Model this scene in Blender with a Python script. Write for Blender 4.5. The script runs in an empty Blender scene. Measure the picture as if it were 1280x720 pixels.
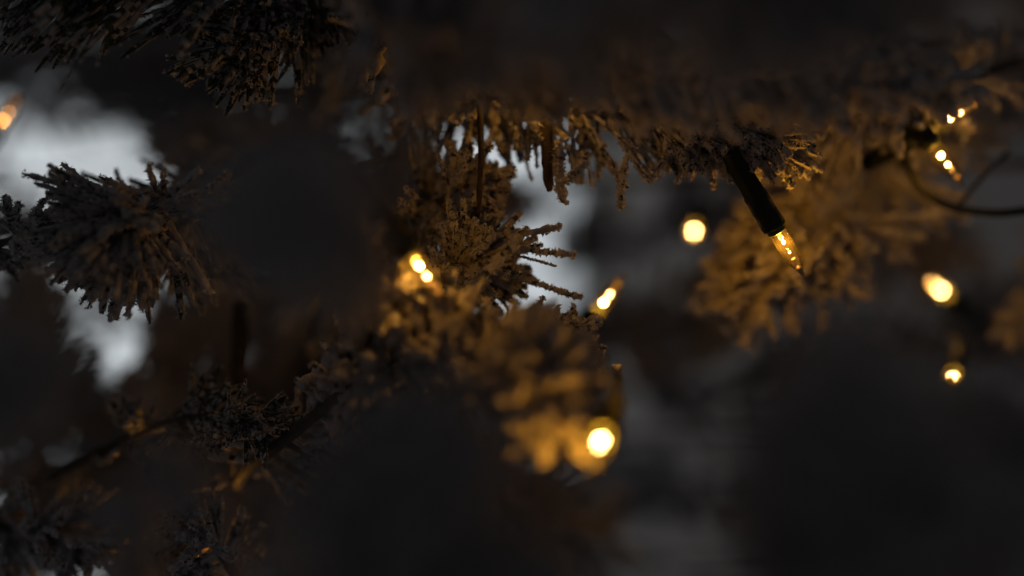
import bpy, math, random
import numpy as np
from mathutils import Vector, Matrix, Quaternion

random.seed(7)
rng = np.random.default_rng(11)
sc = bpy.context.scene
COL = sc.collection
# ------------------------------------------------------------------ camera
CAM_H = 1.20
LENS, SENSOR, FOCUS = 50.0, 36.0, 0.42
cam_d = bpy.data.cameras.new('camera')
cam = bpy.data.objects.new('camera', cam_d)
COL.objects.link(cam)
cam.location = (0, 0, CAM_H)
cam.rotation_euler = (math.radians(90), 0, 0)
cam_d.lens, cam_d.sensor_width = LENS, SENSOR
cam_d.clip_start, cam_d.clip_end = 0.01, 50
cam_d.dof.use_dof = True
cam_d.dof.focus_distance = FOCUS
cam_d.dof.aperture_fstop = 2.0
sc.camera = cam
# ------------------------------------------------------------------ world, exposure, render settings
AMBIENT = 0.041
w = bpy.data.worlds.new('World'); sc.world = w; w.use_nodes = True
bgn = w.node_tree.nodes['Background']
bgn.inputs[0].default_value = (0.97, 0.965, 1.0, 1)
bgn.inputs[1].default_value = AMBIENT
sc.view_settings.view_transform = 'Standard'
sc.view_settings.look = 'None'
sc.view_settings.exposure = 0
sc.view_settings.gamma = 1
sc.view_settings.use_curve_mapping = False
sc.cycles.use_denoising = True
try:
    sc.cycles.denoiser = 'OPENIMAGEDENOISE'
    sc.cycles.denoising_prefilter = 'ACCURATE'
except Exception:
    pass
sc.cycles.max_bounces = 7
sc.cycles.diffuse_bounces = 3
sc.cycles.glossy_bounces = 3
sc.cycles.transmission_bounces = 4
sc.cycles.transparent_max_bounces = 16
sc.cycles.sample_clamp_indirect = 3.0
sc.cycles.caustics_reflective = False
sc.cycles.caustics_refractive = False

WINDOW_L = 0.70       # overcast daylight seen through the pane
FIL_L = 130.0         # filament radiance
LAMP_W = 0.017       # power of one bulb


def P(px, py, y):
    """pixel of the 1280x720 photograph + distance from the camera -> point"""
    k = SENSOR / LENS / 1280.0 * y
    return np.array([(px - 640) * k, y, CAM_H + (360 - py) * k])


# ------------------------------------------------------------------ materials
def new_mat(name):
    m = bpy.data.materials.new(name); m.use_nodes = True
    nt = m.node_tree
    return m, nt, nt.nodes['Principled BSDF'], nt.nodes['Material Output']


def ramp(nt, fac, c0, c1, p0=0.35, p1=0.65):
    r = nt.nodes.new('ShaderNodeValToRGB')
    r.color_ramp.elements[0].position = p0; r.color_ramp.elements[0].color = (*c0, 1)
    r.color_ramp.elements[1].position = p1; r.color_ramp.elements[1].color = (*c1, 1)
    nt.links.new(fac, r.inputs[0])
    return r.outputs[0]


def noise(nt, scale, detail=4):
    tc = nt.nodes.new('ShaderNodeTexCoord')
    n = nt.nodes.new('ShaderNodeTexNoise')
    n.inputs['Scale'].default_value = scale; n.inputs['Detail'].default_value = detail
    nt.links.new(tc.outputs['Object'], n.inputs['Vector'])
    return n.outputs['Fac']


def flock_material(name, c0, c1, trans):
    m, nt, b, out = new_mat(name)
    col = ramp(nt, noise(nt, 420), c0, c1)
    nt.links.new(col, b.inputs['Base Color'])
    b.inputs['Roughness'].default_value = 0.95
    b.inputs['Specular IOR Level'].default_value = 0.1
    t = nt.nodes.new('ShaderNodeBsdfTranslucent')
    nt.links.new(col, t.inputs['Color'])
    mix = nt.nodes.new('ShaderNodeMixShader'); mix.inputs[0].default_value = trans
    nt.links.new(b.outputs[0], mix.inputs[1]); nt.links.new(t.outputs[0], mix.inputs[2])
    nt.links.new(mix.outputs[0], out.inputs['Surface'])
    return m


def plain_material(name, c0, c1, rough, scale=120, bump=0.0, spec=0.4):
    m, nt, b, out = new_mat(name)
    f = noise(nt, scale)
    nt.links.new(ramp(nt, f, c0, c1), b.inputs['Base Color'])
    b.inputs['Roughness'].default_value = rough
    b.inputs['Specular IOR Level'].default_value = spec
    if bump:
        bp = nt.nodes.new('ShaderNodeBump'); bp.inputs['Strength'].default_value = bump
        bp.inputs['Distance'].default_value = 0.0004
        nt.links.new(f, bp.inputs['Height']); nt.links.new(bp.outputs[0], b.inputs['Normal'])
    return m


def emission_material(name, color, strength):
    m, nt, b, out = new_mat(name)
    nt.nodes.remove(b)
    e = nt.nodes.new('ShaderNodeEmission')
    e.inputs[0].default_value = (*color, 1); e.inputs[1].default_value = strength
    nt.links.new(e.outputs[0], out.inputs['Surface'])
    return m


M_FLOCK = flock_material('white_flock', (0.44, 0.415, 0.42), (0.78, 0.755, 0.765), 0.38)
M_NEEDLE = plain_material('green_plastic_needle', (0.012, 0.026, 0.016), (0.028, 0.05, 0.03), 0.45, 300)
M_STEM = plain_material('brown_stem', (0.03, 0.022, 0.016), (0.07, 0.05, 0.036), 0.8, 500, 0.6)
M_TRUNK = plain_material('dark_trunk', (0.02, 0.018, 0.014), (0.04, 0.034, 0.028), 0.7, 80, 0.5)
M_SOCKET = plain_material('dark_green_socket', (0.006, 0.010, 0.006), (0.010, 0.015, 0.009), 0.5, 200, 0.25, 0.2)
M_COLLAR = plain_material('olive_collar', (0.035, 0.05, 0.006), (0.06, 0.075, 0.01), 0.35, 200)
M_CABLE = plain_material('dark_green_cable', (0.006, 0.009, 0.006), (0.011, 0.014, 0.009), 0.4, 150, 0.2)
M_WALL = plain_material('grey_wall', (0.74, 0.69, 0.65), (0.80, 0.75, 0.71), 0.9, 3)
M_FRAME = plain_material('window_frame_paint', (0.5, 0.5, 0.5), (0.56, 0.56, 0.56), 0.5, 20)
M_WIRE = plain_material('lead_wire', (0.35, 0.25, 0.15), (0.5, 0.36, 0.2), 0.3, 200)
M_WIRE.node_tree.nodes['Principled BSDF'].inputs['Metallic'].default_value = 1.0
M_DAY = emission_material('overcast_daylight_pane', (0.90, 0.965, 1.0), WINDOW_L)
_nt = M_DAY.node_tree
_em = [n for n in _nt.nodes if n.type == 'EMISSION'][0]
_nt.links.new(ramp(_nt, noise(_nt, 7, 2), (0.74, 0.81, 0.86), (1.02, 1.09, 1.13), 0.3, 0.6), _em.inputs[0])
M_FIL = emission_material('hot_filament', (1.0, 0.60, 0.22), FIL_L)
M_FIL_DIM = emission_material('foliage_dimmed_filament', (1.0, 0.40, 0.08), FIL_L * 0.18)  # weaker, redder emission stands in for foliage partly covering the bulb


def glass_material():
    m, nt, b, out = new_mat('bulb_glass'); nt.nodes.remove(b)
    tr = nt.nodes.new('ShaderNodeBsdfTransparent'); tr.inputs[0].default_value = (1.0, 0.93, 0.80, 1)
    gl = nt.nodes.new('ShaderNodeBsdfGlossy'); gl.inputs['Roughness'].default_value = 0.05
    gl.inputs[0].default_value = (1, 0.9, 0.75, 1)
    tl = nt.nodes.new('ShaderNodeBsdfTranslucent'); tl.inputs[0].default_value = (0.9, 0.75, 0.5, 1)
    fr = nt.nodes.new('ShaderNodeFresnel'); fr.inputs[0].default_value = 1.6
    m1 = nt.nodes.new('ShaderNodeMixShader'); m2 = nt.nodes.new('ShaderNodeMixShader')
    m1.inputs[0].default_value = 0.008
    nt.links.new(tr.outputs[0], m1.inputs[1]); nt.links.new(tl.outputs[0], m1.inputs[2])
    nt.links.new(fr.outputs[0], m2.inputs[0])
    nt.links.new(m1.outputs[0], m2.inputs[1]); nt.links.new(gl.outputs[0], m2.inputs[2])
    nt.links.new(m2.outputs[0], out.inputs['Surface'])
    return m


M_GLASS = glass_material()
M_GLINT = plain_material('glint_bead_metal', (0.75, 0.6, 0.42), (0.85, 0.7, 0.5), 0.28, 300)  # shiny finish of the added bead that reflects the filament
M_GLINT.node_tree.nodes['Principled BSDF'].inputs['Metallic'].default_value = 0.7


# ------------------------------------------------------------------ mesh helpers
def mesh_from(name, V, T, mats, mi=None, smooth=False):
    V = np.asarray(V, dtype=np.float32); T = np.asarray(T, dtype=np.int32)
    me = bpy.data.meshes.new(name)
    me.vertices.add(len(V)); me.vertices.foreach_set('co', V.ravel())
    me.loops.add(T.size); me.loops.foreach_set('vertex_index', T.ravel())
    me.polygons.add(len(T))
    me.polygons.foreach_set('loop_start', np.arange(0, T.size, 3, dtype=np.int32))
    for m in mats: me.materials.append(m)
    if mi is not None: me.polygons.foreach_set('material_index', np.asarray(mi, dtype=np.int32))
    if smooth: me.polygons.foreach_set('use_smooth', np.ones(len(T), dtype=bool))
    me.update(); me.validate()
    return me


def add_obj(name, data, parent=None, kind=None, label=None, category=None, group=None):
    o = bpy.data.objects.new(name, data); COL.objects.link(o)
    if parent: o.parent = parent
    for k, v in (('kind', kind), ('label', label), ('category', category), ('group', group)):
        if v: o[k] = v
    return o


def smooth_path(pts, n):
    pts = np.array(pts, dtype=float)
    if len(pts) == 2:
        t = np.linspace(0, 1, n)[:, None]
        return pts[0] * (1 - t) + pts[1] * t
    p = np.vstack([2 * pts[0] - pts[1], pts, 2 * pts[-1] - pts[-2]])
    out = []
    seg = len(pts) - 1
    for u in np.linspace(0, seg - 1e-6, n):
        i = int(u); t = u - i
        a, b, c, d = p[i], p[i + 1], p[i + 2], p[i + 3]
        out.append(0.5 * (2 * b + (c - a) * t + (2 * a - 5 * b + 4 * c - d) * t * t + (3 * b - a - 3 * c + d) * t ** 3))
    return np.array(out)


def frames(path):
    tan = np.gradient(path, axis=0)
    tan /= np.linalg.norm(tan, axis=1)[:, None] + 1e-12
    ref = np.array([0.13, 0.31, 0.94])
    s = np.cross(tan, ref); s /= np.linalg.norm(s, axis=1)[:, None] + 1e-12
    u = np.cross(s, tan)
    return tan, s, u


def tube(path, radii, sides=8, jitter=0.0):
    path = np.asarray(path); n = len(path)
    radii = np.broadcast_to(radii, (n,))
    tan, s, u = frames(path)
    a = np.linspace(0, 2 * np.pi, sides, endpoint=False)
    ring = (np.cos(a)[None, :, None] * s[:, None] + np.sin(a)[None, :, None] * u[:, None])
    r = radii[:, None, None] * (1 + jitter * rng.standard_normal((n, sides, 1)))
    V = (path[:, None] + ring * r).reshape(-1, 3)
    T = []
    for i in range(n - 1):
        for j in range(sides):
            k = (j + 1) % sides
            p, q, x, y = i * sides + j, i * sides + k, (i + 1) * sides + k, (i + 1) * sides + j
            T += [(p, q, x), (p, x, y)]
    c0, c1 = len(V), len(V) + 1
    V = np.vstack([V, path[0], path[-1]])
    for j in range(sides):
        k = (j + 1) % sides
        T += [(c0, k, j), (c1, (n - 1) * sides + j, (n - 1) * sides + k)]
    return V, np.array(T)


def join(parts):
    Vs, Ts, Ms, o = [], [], [], 0
    for V, T, m in parts:
        Vs.append(V); Ts.append(np.asarray(T) + o); o += len(V)
        Ms.append(np.full(len(T), m) if np.isscalar(m) else m)
    return np.vstack(Vs), np.vstack(Ts), np.concatenate(Ms)


def lathe(profile, sides=20):
    """profile: (radius, z) list, z along the axis"""
    V, T = [], []
    a = np.linspace(0, 2 * np.pi, sides, endpoint=False)
    for r, z in profile:
        for x in a: V.append((r * math.cos(x), r * math.sin(x), z))
    for i in range(len(profile) - 1):
        for j in range(sides):
            k = (j + 1) % sides
            p, q, x, y = i * sides + j, i * sides + k, (i + 1) * sides + k, (i + 1) * sides + j
            T += [(p, q, x), (p, x, y)]
    return np.array(V), np.array(T)


# ------------------------------------------------------------------ needle models (unit length along +Z, widths in units of length)
# material 0 = flock, 1 = green plastic
def needle_model(seg, sides, flecks, flock, bare=0.0, width=0.028, curve=0.12, seed=0, fs=0.02):
    r = np.random.default_rng(seed)
    z = np.linspace(0, 1, seg + 1)
    bend = curve * r.uniform(-1, 1); bend2 = curve * r.uniform(-1, 1)
    cen = np.stack([bend * z ** 2, bend2 * z ** 2, z], 1)
    parts = []
    tw = r.uniform(-0.8, 0.8)
    ang = tw * z
    prof = np.minimum(1, np.minimum(z * 12 + 0.5, (1 - z) * 14 + 0.25))
    wv = np.stack([np.cos(ang), np.sin(ang), 0 * ang], 1) * (width * prof)[:, None]
    nv = np.stack([-np.sin(ang), np.cos(ang), 0 * ang], 1)
    # plastic strip: a thin closed ribbon
    th = 0.006
    V = np.concatenate([cen - wv + nv * th, cen + wv + nv * th, cen + wv - nv * th, cen - wv - nv * th])
    n = seg + 1; T = []
    for i in range(seg):
        for a in range(4):
            b = (a + 1) % 4
            p, q, x, y = a * n + i, b * n + i, b * n + i + 1, a * n + i + 1
            T += [(p, q, x), (p, x, y)]
    for i, f in ((0, 1), (seg, -1)):
        q = [0 * n + i, 1 * n + i, 2 * n + i, 3 * n + i][::f]
        T += [(q[0], q[1], q[2]), (q[0], q[2], q[3])]
    parts.append((V, np.array(T), 1))
    # flock crust: lumpy half sleeve hugging one face of the ribbon, broken where the plastic shows
    if sides:
        sg = seg * 2
        z2 = np.linspace(0.0, 1.0, sg + 1)
        c2 = np.stack([bend * z2 ** 2, bend2 * z2 ** 2, z2], 1)
        an2 = tw * z2
        w2 = np.stack([np.cos(an2), np.sin(an2), 0 * an2], 1); n2 = np.stack([-np.sin(an2), np.cos(an2), 0 * an2], 1)
        lump = 1 + 0.28 * np.sin(z2 * r.uniform(9, 18) + r.uniform(0, 6)) + 0.22 * r.standard_normal(sg + 1)
        lump *= np.minimum(1, (1 - z2) * 7 + 0.25)
        lump = np.maximum(lump, 0.25)
        a = np.linspace(0, 2 * np.pi, sides, endpoint=False)
        jit = 1 + 0.38 * r.standard_normal((sg + 1, sides))
        rad = (flock * lump)[:, None] * jit
        V = c2[:, None] + (n2 * flock * 0.4)[:, None] + w2[:, None] * (np.cos(a)[None, :] * (rad * 0.75 + width * 0.8))[..., None] + n2[:, None] * (np.sin(a)[None, :] * rad)[..., None]
        V = V.reshape(-1, 3); T = []
        for i in range(sg):
            if r.random() < bare: continue
            for j in range(sides):
                k = (j + 1) % sides
                p, q, x, y = i * sides + j, i * sides + k, (i + 1) * sides + k, (i + 1) * sides + j
                T += [(p, q, x), (p, x, y)]
        T += [(0, j, j + 1) for j in range(1, sides - 1)]
        e = sg * sides
        T += [(e, e + j + 1, e + j) for j in range(1, sides - 1)]
        parts.append((V, np.array(T), 0))
    if flecks:
        zz = r.beta(1.2, 0.9, flecks)
        c3 = np.stack([bend * zz ** 2, bend2 * zz ** 2, zz], 1)
        d = r.standard_normal((flecks, 3)); d[:, 2] *= 0.6
        d /= np.linalg.norm(d, axis=1)[:, None]
        wv3 = np.stack([np.cos(tw * zz), np.sin(tw * zz), 0 * zz], 1)
        base = c3 + d * (flock * 0.55) + wv3 * (width * r.uniform(-1, 1, flecks))[:, None]
        # ragged fibres standing off the crust, and crumbs lying on it
        tipn = r.uniform(0.25, 1.0, flecks) ** 2 * fs * 1.8
        tip = base + d * tipn[:, None] + r.standard_normal((flecks, 3)) * fs * 0.35
        side = np.cross(d, r.standard_normal((flecks, 3))); side /= np.linalg.norm(side, axis=1)[:, None] + 1e-9
        hw = fs * r.uniform(0.35, 1.15, flecks)
        V = np.stack([base - side * hw[:, None], base + side * hw[:, None], tip], 1).reshape(-1, 3)
        parts.append((V, np.arange(flecks * 3).reshape(-1, 3), 0))
    return join(parts)


MODELS = {
    'hi': [needle_model(7, 7, 215, 0.021, 0.18, seed=i, fs=0.024) for i in range(8)],
    'fuzzy': [needle_model(9, 8, 460, 0.022, 0.22, width=0.024, seed=120 + i, fs=0.026) for i in range(6)],
    'thin': [needle_model(7, 6, 110, 0.013, 0.5, seed=20 + i, fs=0.018) for i in range(8)],
    'fat': [needle_model(6, 8, 240, 0.044, 0.04, curve=0.2, seed=40 + i, fs=0.034) for i in range(8)],
    'mid': [needle_model(5, 6, 40, 0.034, 0.1, seed=60 + i, fs=0.026) for i in range(6)],
    'lo': [needle_model(2, 4, 4, 0.046, 0.05, seed=80 + i, fs=0.04) for i in range(6)],
}
SHARED = {}
for key in ('hi', 'thin', 'fat', 'fuzzy'):
    SHARED[key] = [mesh_from('needle_' + key, V, T, [M_FLOCK, M_NEEDLE], mi) for V, T, mi in MODELS[key]]


def basis(d, roll):
    d = d / np.linalg.norm(d)
    ref = np.array([0, 0, 1.0]) if abs(d[2]) < 0.9 else np.array([1.0, 0, 0])
    x = np.cross(ref, d); x /= np.linalg.norm(x); y = np.cross(d, x)
    c, s = math.cos(roll), math.sin(roll)
    return np.stack([c * x + s * y, -s * x + c * y, d], 1)      # columns


def stamp(models, items):
    """items: (pos, 3x3 basis scaled, variant)"""
    parts = []
    for v in range(len(models)):
        sel = [it for it in items if it[2] == v]
        if not sel: continue
        V, T, mi = models[v]
        R = np.stack([it[1] for it in sel]); t = np.stack([it[0] for it in sel])
        VV = np.einsum('nij,vj->nvi', R, V) + t[:, None]
        TT = T[None] + (np.arange(len(sel)) * len(V))[:, None, None]
        parts.append((VV.reshape(-1, 3), TT.reshape(-1, 3), np.tile(mi, len(sel))))
    return join(parts)


# ------------------------------------------------------------------ the setting: dim wall and the pale window behind the tree
WALL_Y = 1.95
EDGE = P(742, 0, WALL_Y)[0]          # right jamb of the window
WL, WB, WT = -1.25, CAM_H - 0.95, CAM_H + 0.95


def box(x0, x1, y0, y1, z0, z1):
    V = np.array([(x, y, z) for x in (x0, x1) for y in (y0, y1) for z in (z0, z1)])
    Q = [(0, 1, 3, 2), (4, 6, 7, 5), (0, 4, 5, 1), (2, 3, 7, 6), (0, 2, 6, 4), (1, 5, 7, 3)]
    T = []
    for a, b, c, d in Q: T += [(a, b, c), (a, c, d)]
    return V, np.array(T)


wall_boxes = [box(EDGE, 2.6, WALL_Y, WALL_Y + 0.1, 0, 2.6), box(-2.6, WL, WALL_Y, WALL_Y + 0.1, 0, 2.6),
              box(WL, EDGE, WALL_Y, WALL_Y + 0.1, 0, WB), box(WL, EDGE, WALL_Y, WALL_Y + 0.1, WT, 2.6)]
V, T, mi = join([(v, t, 0) for v, t in wall_boxes])
add_obj('wall', mesh_from('wall', V, T, [M_WALL], mi), kind='structure', label='dim grey wall far out of focus behind the tree')
win = add_obj('window', None, label='bright pale window glowing out of focus behind the left of the tree', category='window')
win.location = ((WL + EDGE) / 2, WALL_Y, WB)
fw = 0.035
for nm, b in (('frame', (WL + .001, WL + fw, WALL_Y + .02, WALL_Y + .06, WB + .001, WT - .001)),
              ('frame', (EDGE - fw, EDGE - .001, WALL_Y + .02, WALL_Y + .06, WB + .001, WT - .001)),
              ('frame', (WL + fw, EDGE - fw, WALL_Y + .021, WALL_Y + .059, WB + .001, WB + fw)),
              ('frame', (WL + fw, EDGE - fw, WALL_Y + .021, WALL_Y + .059, WT - fw, WT - .001))):
    v, t = box(*b)
    add_obj(nm, mesh_from(nm, v - np.array(win.location), t, [M_FRAME]), win)
v, t = box(WL + fw, EDGE - fw, WALL_Y + .035, WALL_Y + .041, WB + fw, WT - fw)
add_obj('pane', mesh_from('pane', v - np.array(win.location), t, [M_DAY]), win)

# ------------------------------------------------------------------ the tree
TRUNK = P(395, 360, 0.78)
tree = add_obj('christmas_tree', None, category='christmas tree',
               label='snow-flocked artificial Christmas tree whose branches fill the whole picture')
tree.location = (TRUNK[0], TRUNK[1], 0)
ORG = np.array([TRUNK[0], TRUNK[1], 0.0])
zz = np.linspace(0, 2.05, 24)
tp = np.stack([0 * zz, 0 * zz, zz], 1)
V, T = tube(tp, 0.021 - 0.006 * zz / 2.05, 14, 0.03)
add_obj('trunk', mesh_from('trunk', V, T, [M_TRUNK], smooth=True), tree)

BUDGET = {'needle': 0}


def branch(pts, L, n, ang=50, lod='hi', singles=0, label=None, attach=None, spread=12, r0=0.0016,
           start=0.12, extra=None, scale_end=0.7, stem_flock=True, droop=0.12, twigs=(), seed=0):
    """a bottle-brush branch: wire stem from the trunk, needles all round it.
    pts: (px,py,depth); the stem runs on from the first point to the trunk."""
    global rng
    rng = np.random.default_rng(int(abs(pts[-1][0] * 7 + pts[-1][1] * 131 + pts[-1][2] * 1000)) + n + seed * 977)
    W = [P(*p) for p in pts]
    a = TRUNK.copy()
    a[2] = W[0][2] + (0 if attach is None else attach)
    path_b = smooth_path(W, 40)
    # part that carries the needles
    full = smooth_path([a, (a * 0.45 + W[0] * 0.55) + np.array([0, 0, 0.006])] + W, 46)
    rad = np.linspace(r0 * 1.7, r0 * 0.5, len(full))
    V, T = tube(full - ORG, rad, 7, 0.08)
    parts = [(V, T, 0)]
    for tw in twigs:
        tpth = smooth_path([P(*p) for p in tw[0]], 10) - ORG
        v, t = tube(tpth, tw[1] * np.array([1, 1, .98, .97, .95, .93, .9, .86, .75, .35]), 9, 0.10)
        parts.append((v, t, 0))
    V, T, mi = join(parts)
    br = add_obj('branch', mesh_from('branch', V, T, [M_STEM], mi, True), tree, label=label)
    tan, s, u = frames(path_b)
    items = []
    models = MODELS[lod]
    for i in range(n):
        if i % 5 == 0:                     # needles stick together in small tufts
            f0 = rng.uniform(0, 1) ** 0.85
            az0 = rng.uniform(0, 2 * np.pi)
            an0 = ang + rng.normal(0, spread)
            l0 = rng.uniform(0.72, 1.18)
        f = min(1, max(0, f0 + rng.normal(0, 0.025)))
        k = min(len(path_b) - 1, int(f * (len(path_b) - 1)))
        az = az0 + rng.normal(0, 0.16)
        an = math.radians(an0 + rng.normal(0, 7))
        if f > 0.9: an *= rng.uniform(0.25, 1)
        rd = math.cos(az) * s[k] + math.sin(az) * u[k]
        d = math.cos(an) * tan[k] + math.sin(an) * rd
        d = d + np.array([0, 0, -droop])
        if np.linalg.norm(d) < 0.55: continue
        ln = L * l0 * rng.uniform(0.8, 1.12) * (1 - (1 - scale_end) * f ** 3)
        wid = (0.030 if lod != 'fat' else 0.03) * rng.uniform(0.85, 1.2)
        B = basis(d, rng.uniform(0, 6.28)) @ np.diag([wid, wid, ln])
        items.append((path_b[k] + rd * 0.0008 - ORG, B, int(rng.integers(len(models))), d / np.linalg.norm(d)))
    if extra:
        for (p0, p1, wsc, roll) in extra:
            A, Bp = P(*p0), P(*p1)
            d = Bp - A; ln = np.linalg.norm(d)
            B = basis(d, roll) @ np.diag([0.030 * wsc, 0.030 * wsc, ln])
            items.insert(0, (A - ORG, B, int(rng.integers(6)), d / ln))
    # the needles nearest the lens stay pieces of their own, the rest is one mass
    ne = len(extra or ())
    order = sorted(range(ne, len(items)), key=lambda j: (items[j][0] + items[j][3] * L)[1])
    order = list(range(ne)) + order
    single = set(order[:singles])
    for j in order[:singles]:
        pos, B, v, d = items[j]
        o = add_obj('needle', SHARED['fuzzy' if j < ne else lod][v], br)
        M = Matrix([[*B[r], pos[r]] for r in range(3)] + [[0, 0, 0, 1]])
        o.matrix_local = M
    rest = [items[j][:3] for j in range(len(items)) if j not in single]
    if rest:
        V, T, mi = stamp(models, rest)
        add_obj('foliage', mesh_from('foliage', V, T, [M_FLOCK, M_NEEDLE], mi), br, kind='stuff')
    return br


# --- branches in or near the focal plane
branch([(430, -70, .47), (310, -25, .43), (130, -30, .415), (-30, -55, .41)], .034, 560, 46, 'thin', 38, spread=8,
       label='dark green branch with pale-edged needles slanting down in the top left corner')
branch([(440, -20, .46), (355, 30, .435), (285, 62, .42)], .024, 230, 38, 'thin', 24, spread=8,
       label='short dark sprig hanging under the top left branch')
branch([(350, 195, .56), (255, 250, .46), (195, 272, .425), (152, 262, .415)], .031, 620, 66, 'hi', 46, droop=.62, spread=22, scale_end=.85,
       label='flocked branch at the left with needles hanging down below the bright gap')
branch([(-90, 330, .47), (0, 305, .435), (45, 285, .425)], .017, 110, 50, 'hi', 14,
       label='small backlit sprig at the left edge with bluish needle tips')
branch([(420, 420, .54), (490, 360, .46), (550, 338, .435), (598, 330, .43)], .024, 330, 50, 'hi', 38, spread=18,
       label='brown-lit flocked branch tip in the centre pointing right',
       extra=[((600, 298, .425), (702, 294, .42), 1.0, 0.4), ((620, 305, .425), (716, 324, .42), 1.0, 1.2),
              ((630, 316, .425), (694, 329, .42), 0.5, 0.2), ((545, 396, .415), (658, 309, .408), 1.3, 2.0),
              ((645, 345, .43), (722, 374, .42), 0.9, 0.9), ((600, 270, .43), (630, 274, .425), 0.6, 0.9)])
branch([(420, 450, .43), (470, 400, .395), (512, 362, .383)], .012, 120, 55, 'mid', 0, attach=-.04,
       label='small sprig glowing amber right beside the bulb with a row of dots')
branch([(460, 310, .50), (530, 262, .45), (585, 232, .435)], .021, 190, 55, 'hi', 20,
       label='dark flocked sprig in the centre under the long top branch')
branch([(430, 60, .50), (560, 110, .46), (720, 140, .44), (880, 155, .432), (965, 165, .43)], .023, 560, 58, 'hi', 38,
       label='long flocked branch running across the upper middle with clumps drooping from it',
       extra=[((700, 175, .43), (688, 250, .424), 1.4, 0.5), ((785, 195, .43), (762, 258, .422), 1.1, 0.3),
              ((835, 190, .43), (815, 235, .424), 1.0, 1.5), ((735, 190, .43), (715, 240, .424), 1.2, 2.5)],
       twigs=[([(600, 130, .43), (601, 200, .425), (598, 272, .424)], .0010), ([(683, 150, .435), (684, 200, .43), (687, 240, .43)], .0020)])
branch([(1330, 40, .52), (1170, 110, .48), (1040, 150, .465), (940, 165, .46)], .024, 360, 55, 'hi', 8,
       label='shadowed flocked branch at the upper right above the hanging bulb')
branch([(1200, 70, .64), (1105, 195, .515), (1035, 280, .488), (945, 350, .482)], .031, 560, 62, 'fat', 18, spread=24,
       label='thickly flocked branch lit amber by the hanging bulb in front of it')
branch([(300, 600, .46), (465, 470, .402), (585, 440, .386), (664, 466, .364), (700, 542, .350)], .0195, 700, 60, 'mid', 0,
       label='blurred amber-lit branch in the lower middle in front of the centre', attach=-.05,
       )
branch([(560, 520, .45), (640, 450, .43), (700, 430, .42)], .018, 120, 45, 'hi', 12,
       label='flocked tip peeking out behind the blurred amber branch',
       extra=[((690, 396, .42), (729, 418, .418), 1.1, 0.4), ((700, 440, .42), (752, 464, .418), 1.2, 1.4)])
branch([(1500, 210, .54), (1380, 300, .52), (1300, 385, .51)], .026, 340, 60, 'mid', 0,
       label='blurred amber branch at the right edge', attach=.0)
branch([(60, 600, .5), (180, 540, .455), (260, 520, .435), (335, 530, .425)], .017, 200, 48, 'thin', 16,
       label='dark sprig with upright needles at the lower left below the twig',
       twigs=[([(300, 380, .48), (299, 430, .47), (297, 500, .46)], .0028)])
branch([(340, 780, .46), (280, 700, .435), (236, 640, .425)], .015, 90, 50, 'hi', 14, attach=-.1,
       label='sprig in front of the hidden bulb at the bottom left')
branch([(-90, 640, .5), (30, 660, .46), (130, 680, .45), (230, 700, .44)], .022, 280, 52, 'hi', 24,
       label='warm-lit flocked branch in the bottom left corner')

branch([(420, 20, .46), (560, 70, .395), (760, 95, .378), (960, 100, .375), (1180, 100, .38)], .018, 520, 60, 'mid', attach=.1,
       label='blurred brown branch running along the top in front of the long flocked one')

# --- dark branches close to the lens
branch([(420, 350, .40), (375, 285, .26), (352, 262, .215)], .0165, 420, 68, 'lo',
       label='dark blurred branch tip closest to the lens left of the centre')
branch([(500, 1000, .36), (580, 800, .26), (620, 710, .24)], .017, 320, 58, 'lo', attach=-.22,
       label='dark blurred branch at the bottom edge below the brightest bulb')
branch([(250, 980, .36), (400, 760, .27), (470, 640, .24), (520, 560, .23)], .020, 420, 58, 'lo', attach=-.16,
       label='dark blurred branch rising from the bottom edge left of the middle')
branch([(1180, 1050, .36), (1100, 760, .25), (1060, 640, .225), (1045, 550, .215)], .024, 520, 58, 'lo', attach=-.22,
       label='large dark blurred branch rising from the bottom right')
branch([(1420, 950, .36), (1280, 690, .26), (1212, 575, .25)], .022, 320, 58, 'lo', attach=-.22,
       label='dark blurred branch in the bottom right corner')
branch([(-260, 620, .36), (-70, 500, .27), (30, 450, .25)], .017, 260, 58, 'lo', attach=-.1,
       label='dark blurred branch at the left edge below the fanned tip')
branch([(120, 940, .40), (180, 700, .29), (205, 590, .27)], .012, 130, 55, 'lo', attach=-.2,
       label='dark blurred branch rising at the lower left')
branch([(350, -330, .40), (640, -90, .28), (950, -40, .26), (1340, -30, .25)], .024, 560, 58, 'lo', attach=.18,
       label='dark blurred branch along the top edge close to the lens')
branch([(300, -260, .42), (440, -20, .36), (560, 50, .33), (700, 70, .32)], .019, 320, 55, 'mid', attach=.15,
       label='blurred brownish branch at the top above the centre')

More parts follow.
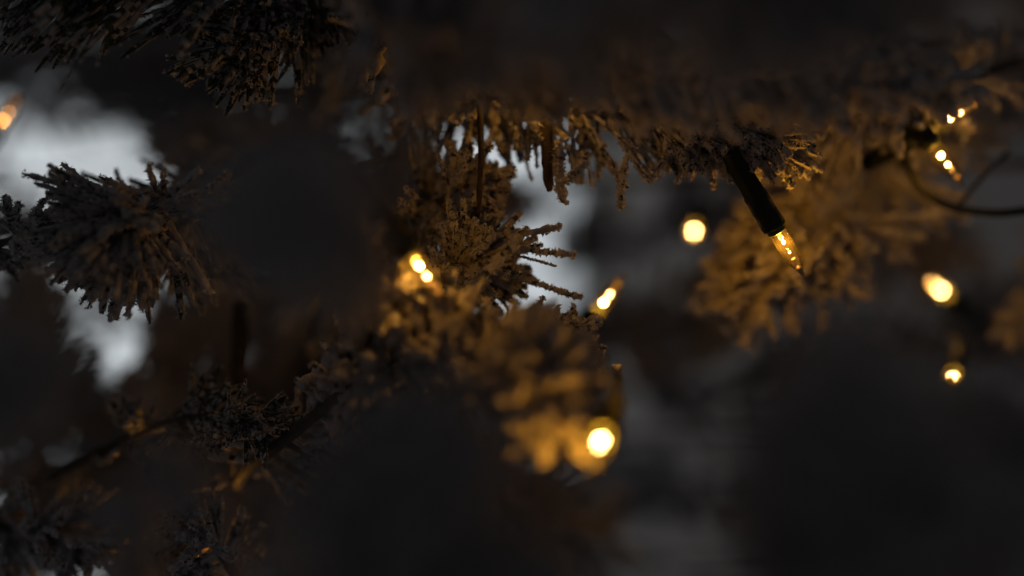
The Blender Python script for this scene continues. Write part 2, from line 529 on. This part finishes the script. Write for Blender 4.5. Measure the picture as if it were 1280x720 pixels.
# --- out-of-focus branches deeper in the tree
DEEP = [
    ([(320, 10, .84), (180, 55, .95), (40, 65, .98), (-60, 60, 1.0)], .046, 360, 'blurred brown branch above the bright gap at the left'),
    ([(420, 150, .74), (330, 180, .66), (235, 200, .62)], .030, 340, 'deep branch hidden beside the fanned tip'),
    ([(400, 430, .74), (330, 405, .66), (228, 402, .62)], .031, 320, 'deep dark branch right of the lower bright gap'),
    ([(420, 300, .74), (470, 250, .68), (510, 200, .64)], .034, 240, 'deep branch behind the dark blurred tip'),
    ([(420, 520, .74), (520, 480, .66), (600, 450, .6)], .036, 260, 'deep branch behind the amber branch'),
    ([(330, 560, .74), (180, 540, .68), (40, 520, .64), (-60, 520, .64)], .036, 300, 'deep branch across the lower left'),
    ([(350, 680, .74), (200, 640, .68), (20, 610, .64)], .036, 260, 'deep branch low at the left'),
    ([(450, 680, .74), (600, 640, .66), (740, 660, .62)], .036, 260, 'deep branch low in the middle'),
    ([(430, -40, .74), (620, 20, .66), (820, 60, .62), (960, 80, .6)], .036, 340, 'deep branch behind the long top branch'),
    ([(480, 200, .76), (590, 250, .72), (650, 262, .70)], .022, 160, 'small deep branch between the two centre gaps'),
    ([(520, 420, .76), (720, 430, .70), (860, 400, .66), (900, 380, .64)], .030, 260, 'deep dark branch below the tilted bulb'),
    ([(700, 330, .80), (900, 260, .74), (1080, 320, .66), (1180, 300, .62)], .032, 300, 'deep branch behind the amber lit branch'),
    ([(800, 480, .80), (1000, 470, .74), (1180, 420, .66), (1290, 400, .62)], .032, 300, 'deep branch behind the lights at the right'),
    ([(150, 560, .76), (75, 490, .68), (52, 410, .64), (35, 345, .63)], .022, 280, 'deep branch left of the lower bright gap'),
    ([(340, 500, .76), (270, 470, .66), (165, 486, .6)], .024, 300, 'deep branch under the lower bright gap'),
    ([(270, 100, .84), (190, 120, .92), (120, 130, .95)], .034, 260, 'short deep branch dipping into the bright gap at the left'),
    ([(450, 620, .76), (540, 612, .66), (630, 600, .62)], .028, 240, 'deep branch low behind the brightest bulb'),
    ([(420, 660, .76), (360, 645, .66), (300, 640, .62)], .030, 240, 'deep branch low between the dark blurred ones'),
    ([(480, 560, .76), (580, 560, .68), (660, 545, .64)], .026, 220, 'deep branch showing dark under the amber branch'),
    ([(900, 40, .80), (1080, 60, .70), (1260, 120, .62)], .036, 280, 'deep branch in the upper right corner'),
]
for pts, L, n, lab in DEEP:
    branch(pts, L, int(n * 1.25), 58, 'lo', label=lab)
# branches on the far side of the tree: gaps between them let the window through
GAPS = [(50, 205, 100, 40), (150, 426, 45, 22), (632, 208, 55, 45), (695, 335, 60, 95), (760, 300, 60, 130)]
gr = np.random.default_rng(5)
for gy in range(-40, 830, 82):
    for gx in range(-80, 1400, 112):
        x = gx + gr.uniform(-25, 25) + (62 if (gy // 82) % 2 else 0); y = gy + gr.uniform(-20, 20)
        if x > 780 and gr.random() < 0.62: continue
        if any(((x - a) / (rx + 55)) ** 2 + ((y - b) / (ry + 55)) ** 2 < 1 for a, b, rx, ry in GAPS): continue
        zf = gr.uniform(.92, 1.05)
        tx = 395 + (x - 395) * .75; ty = 360 + (y - 360) * .8
        branch([(tx, ty, .84), (x, y, zf), (x + (x - 395) * .08, y, zf + .05)], .042, 120, 65, 'lo')

# ------------------------------------------------------------------ fairy lights
SOCK = lathe([(0, -.0262), (.0022, -.0262), (.0027, -.0255), (.0027, -.0215), (.0031, -.0212), (.0033, -.0120), (.0036, -.0117),
              (.0036, -.0060), (.0034, -.0058), (.0036, -.0055), (.0038, -.0010), (.0036, .0), (.0029, .0), (.0029, -.004), (0, -.004)], 22)
COLR = lathe([(.0027, -.0035), (.0028, .0), (.0030, .0004), (.0030, .0013), (.0026, .0018), (.0020, .0020), (.0018, -.0035)], 20)
GLASS = lathe([(.0022, -.003), (.0023, .0), (.0026, .0025), (.0027, .006), (.0026, .0095), (.0022, .0122), (.0015, .0141), (.0009, .0153),
               (.0006, .0163), (.0005, .0173), (.0003, .0178), (0, .0179)], 22)


BEAD = lathe([(0, .0108), (.0006, .0110), (.0009, .0116), (.0006, .0123), (.00035, .0130), (.0004, .0138), (.0009, .0143), (.0010, .0148), (.0007, .0156), (.00042, .0166), (.0003, .0172), (0, .0174)], 12)  # bead added inside the glass, its two bulges shaped to throw glints


def filament_parts():
    t = np.linspace(0, 1, 34)
    x = (t - .5) * .0012
    coil = np.stack([x, .00028 * np.cos(t * 50), .0052 + .0004 * np.sin(np.pi * t) + .00028 * np.sin(t * 50)], 1)
    f1 = tube(coil, .00017, 6)
    br = smooth_path([(.0006, 0, .0052), (.0005, .0002, .0070), (.0002, 0, .0089)], 8)
    f2 = tube(br, .00003, 5)
    t = np.linspace(0, 1, 16)
    k = np.stack([.0002 - .0005 * t, .00018 * np.cos(t * 22), .0090 + .00018 * np.sin(t * 22)], 1)
    f3 = tube(k, .00012, 6)  # second glowing kink, added in place of the filament's reflection in the glass
    f = join([(*f1, 0), (*f3, 0)])[:2]
    wires = [f2]
    for sgn in (-1, 1):
        p = smooth_path([(sgn * .0006, 0, -.002), (sgn * .0007, 0, .002), (sgn * .00068, 0, .0052)], 8)
        wires.append(tube(p, .00014, 6))
    return f, wires


FIL, WIRES = filament_parts()
ME_SOCK = mesh_from('socket', *SOCK, [M_SOCKET], smooth=False)
ME_COLR = mesh_from('collar', *COLR, [M_COLLAR], smooth=True)
ME_GLASS = mesh_from('glass_bulb', *GLASS, [M_GLASS], smooth=True)
ME_FIL = mesh_from('filament', *FIL, [M_FIL], smooth=True)
ME_FIL_DIM = mesh_from('filament_foliage_dimmed', *FIL, [M_FIL_DIM], smooth=True)
ME_BEAD = mesh_from('tip_glint_bead', *BEAD, [M_GLINT], smooth=True)
ME_WIRE = [mesh_from('lead_wire', *wv, [M_WIRE], smooth=True) for wv in WIRES]


def fairy_light(collar, tip, label, power=1.0, roll=0.0, dim=False, tail=None):
    A, B = P(*collar), P(*tip)
    R = basis(B - A, roll)
    e = add_obj('fairy_light', None, label=label, category='fairy light', group='fairy lights on the tree')
    e.matrix_world = Matrix([[*R[r], A[r]] for r in range(3)] + [[0, 0, 0, 1]])
    add_obj('socket', ME_SOCK, e)
    add_obj('collar', ME_COLR, e)
    g = add_obj('glass_bulb', ME_GLASS, e)
    add_obj('filament', ME_FIL_DIM if dim else ME_FIL, g)
    add_obj('tip_glint_bead', ME_BEAD, g)
    for wv in ME_WIRE: add_obj('lead_wire', wv, g)
    ld = bpy.data.lights.new('filament_glow', 'POINT')
    ld.energy = LAMP_W * power; ld.color = (1.0, 0.43, 0.025); ld.shadow_soft_size = 0.0007
    lo = add_obj('filament_glow', ld, e); lo.location = (0, 0, .0054)
    # two twisted wires leave the back of the socket
    if tail is None: tail = [(0, 0, -.0255)] + [tuple(R.T @ (np.array(q) + R[:, 2] * -.0255)) for q in ((0, .006, .001), (.002, .022, .004), (.004, .045, .006))]
    pc = smooth_path(tail, 26)
    th = np.linspace(0, 9, 26)
    for k in (0, math.pi):
        off = np.stack([np.cos(th + k), np.sin(th + k), 0 * th], 1) * .0009
        add_obj('wire', mesh_from('wire', *tube(pc + off, .0008, 6), [M_CABLE], smooth=True), e)
    return e


fairy_light((968, 284, .4205), (1003, 342, .424), 'sharp fairy light hanging from a black socket in front of the amber branch', 4.6, 0.6)
fairy_light((509, 312, .372), (560, 381, .378), 'fairy light with a row of glowing dots left of the centre branch tip', 1.3, 0.3)
fairy_light((743, 394, .480), (788, 333, .474), 'tilted fairy light pointing up to the right of the centre', 0.9, 1.1)
fairy_light((868, 282, .562), (867, 304, .545), 'round blurred fairy light left of the hanging black socket', 0.7, 0.2)
fairy_light((1186, 371, .560), (1146, 338, .546), 'blurred oval fairy light at the right with a trail to its upper left', 0.9, 0.9)
fairy_light((754, 541, .338), (744, 571, .322), 'largest and brightest blurred fairy light at the bottom of the amber branch', 2.3, 0.4)
fairy_light((1163, 178, .458), (1206, 233, .455), 'fairy light with amber glints above the dark cable at the right', 0.6, 0.8)
fairy_light((1168, 158, .466), (1208, 136, .462), 'half hidden fairy light highest on the right', 0.4, 0.5)
fairy_light((1193, 466, .508), (1186, 490, .490), 'fairy light hanging lowest on the right, half hidden by the dark branch', 1.0, 0.1)
fairy_light((-6, 165, .515), (18, 130, .52), 'dim orange fairy light cut off by the left edge', 0.4, 0.1, dim=True)
fairy_light((228, 640, .470), (258, 688, .466), 'fairy light hidden among the needles at the bottom left', 3.0, 0.4)

fairy_light((372, 280, .41), (345, 305, .405), 'fairy light hidden behind the dark blurred branch tip left of the centre', 0.35, 0.4)
fairy_light((660, 62, .43), (690, 82, .425), 'fairy light hidden behind the blurred brown branch along the top', 1.4, 0.4)
fairy_light((870, 88, .432), (895, 108, .428), 'fairy light buried in the top branch showing only a tiny spark', 1.5, 0.4)

# dark cable looping down at the right
cab = smooth_path([P(1120, 120, .49), P(1128, 190, .475), P(1160, 243, .47), P(1215, 264, .468), P(1290, 262, .465), P(1420, 230, .47)], 40)
c0 = cab.mean(0)
o = add_obj('light_cable', mesh_from('light_cable', *tube(cab - c0, .0015, 8, .01), [M_CABLE], smooth=True),
            label='dark cable sagging in a loop to the right edge below the amber glints', category='cable')
o.location = c0
cab = smooth_path([P(1260, 190, .48), P(1225, 225, .475), P(1200, 255, .47), P(1190, 262, .469)], 20)
c0 = cab.mean(0)
o = add_obj('light_cable', mesh_from('light_cable', *tube(cab - c0, .0008, 8, .01), [M_CABLE], smooth=True),
            label='thin dark cable rising from the sagging loop towards the upper right', category='cable')
o.location = c0
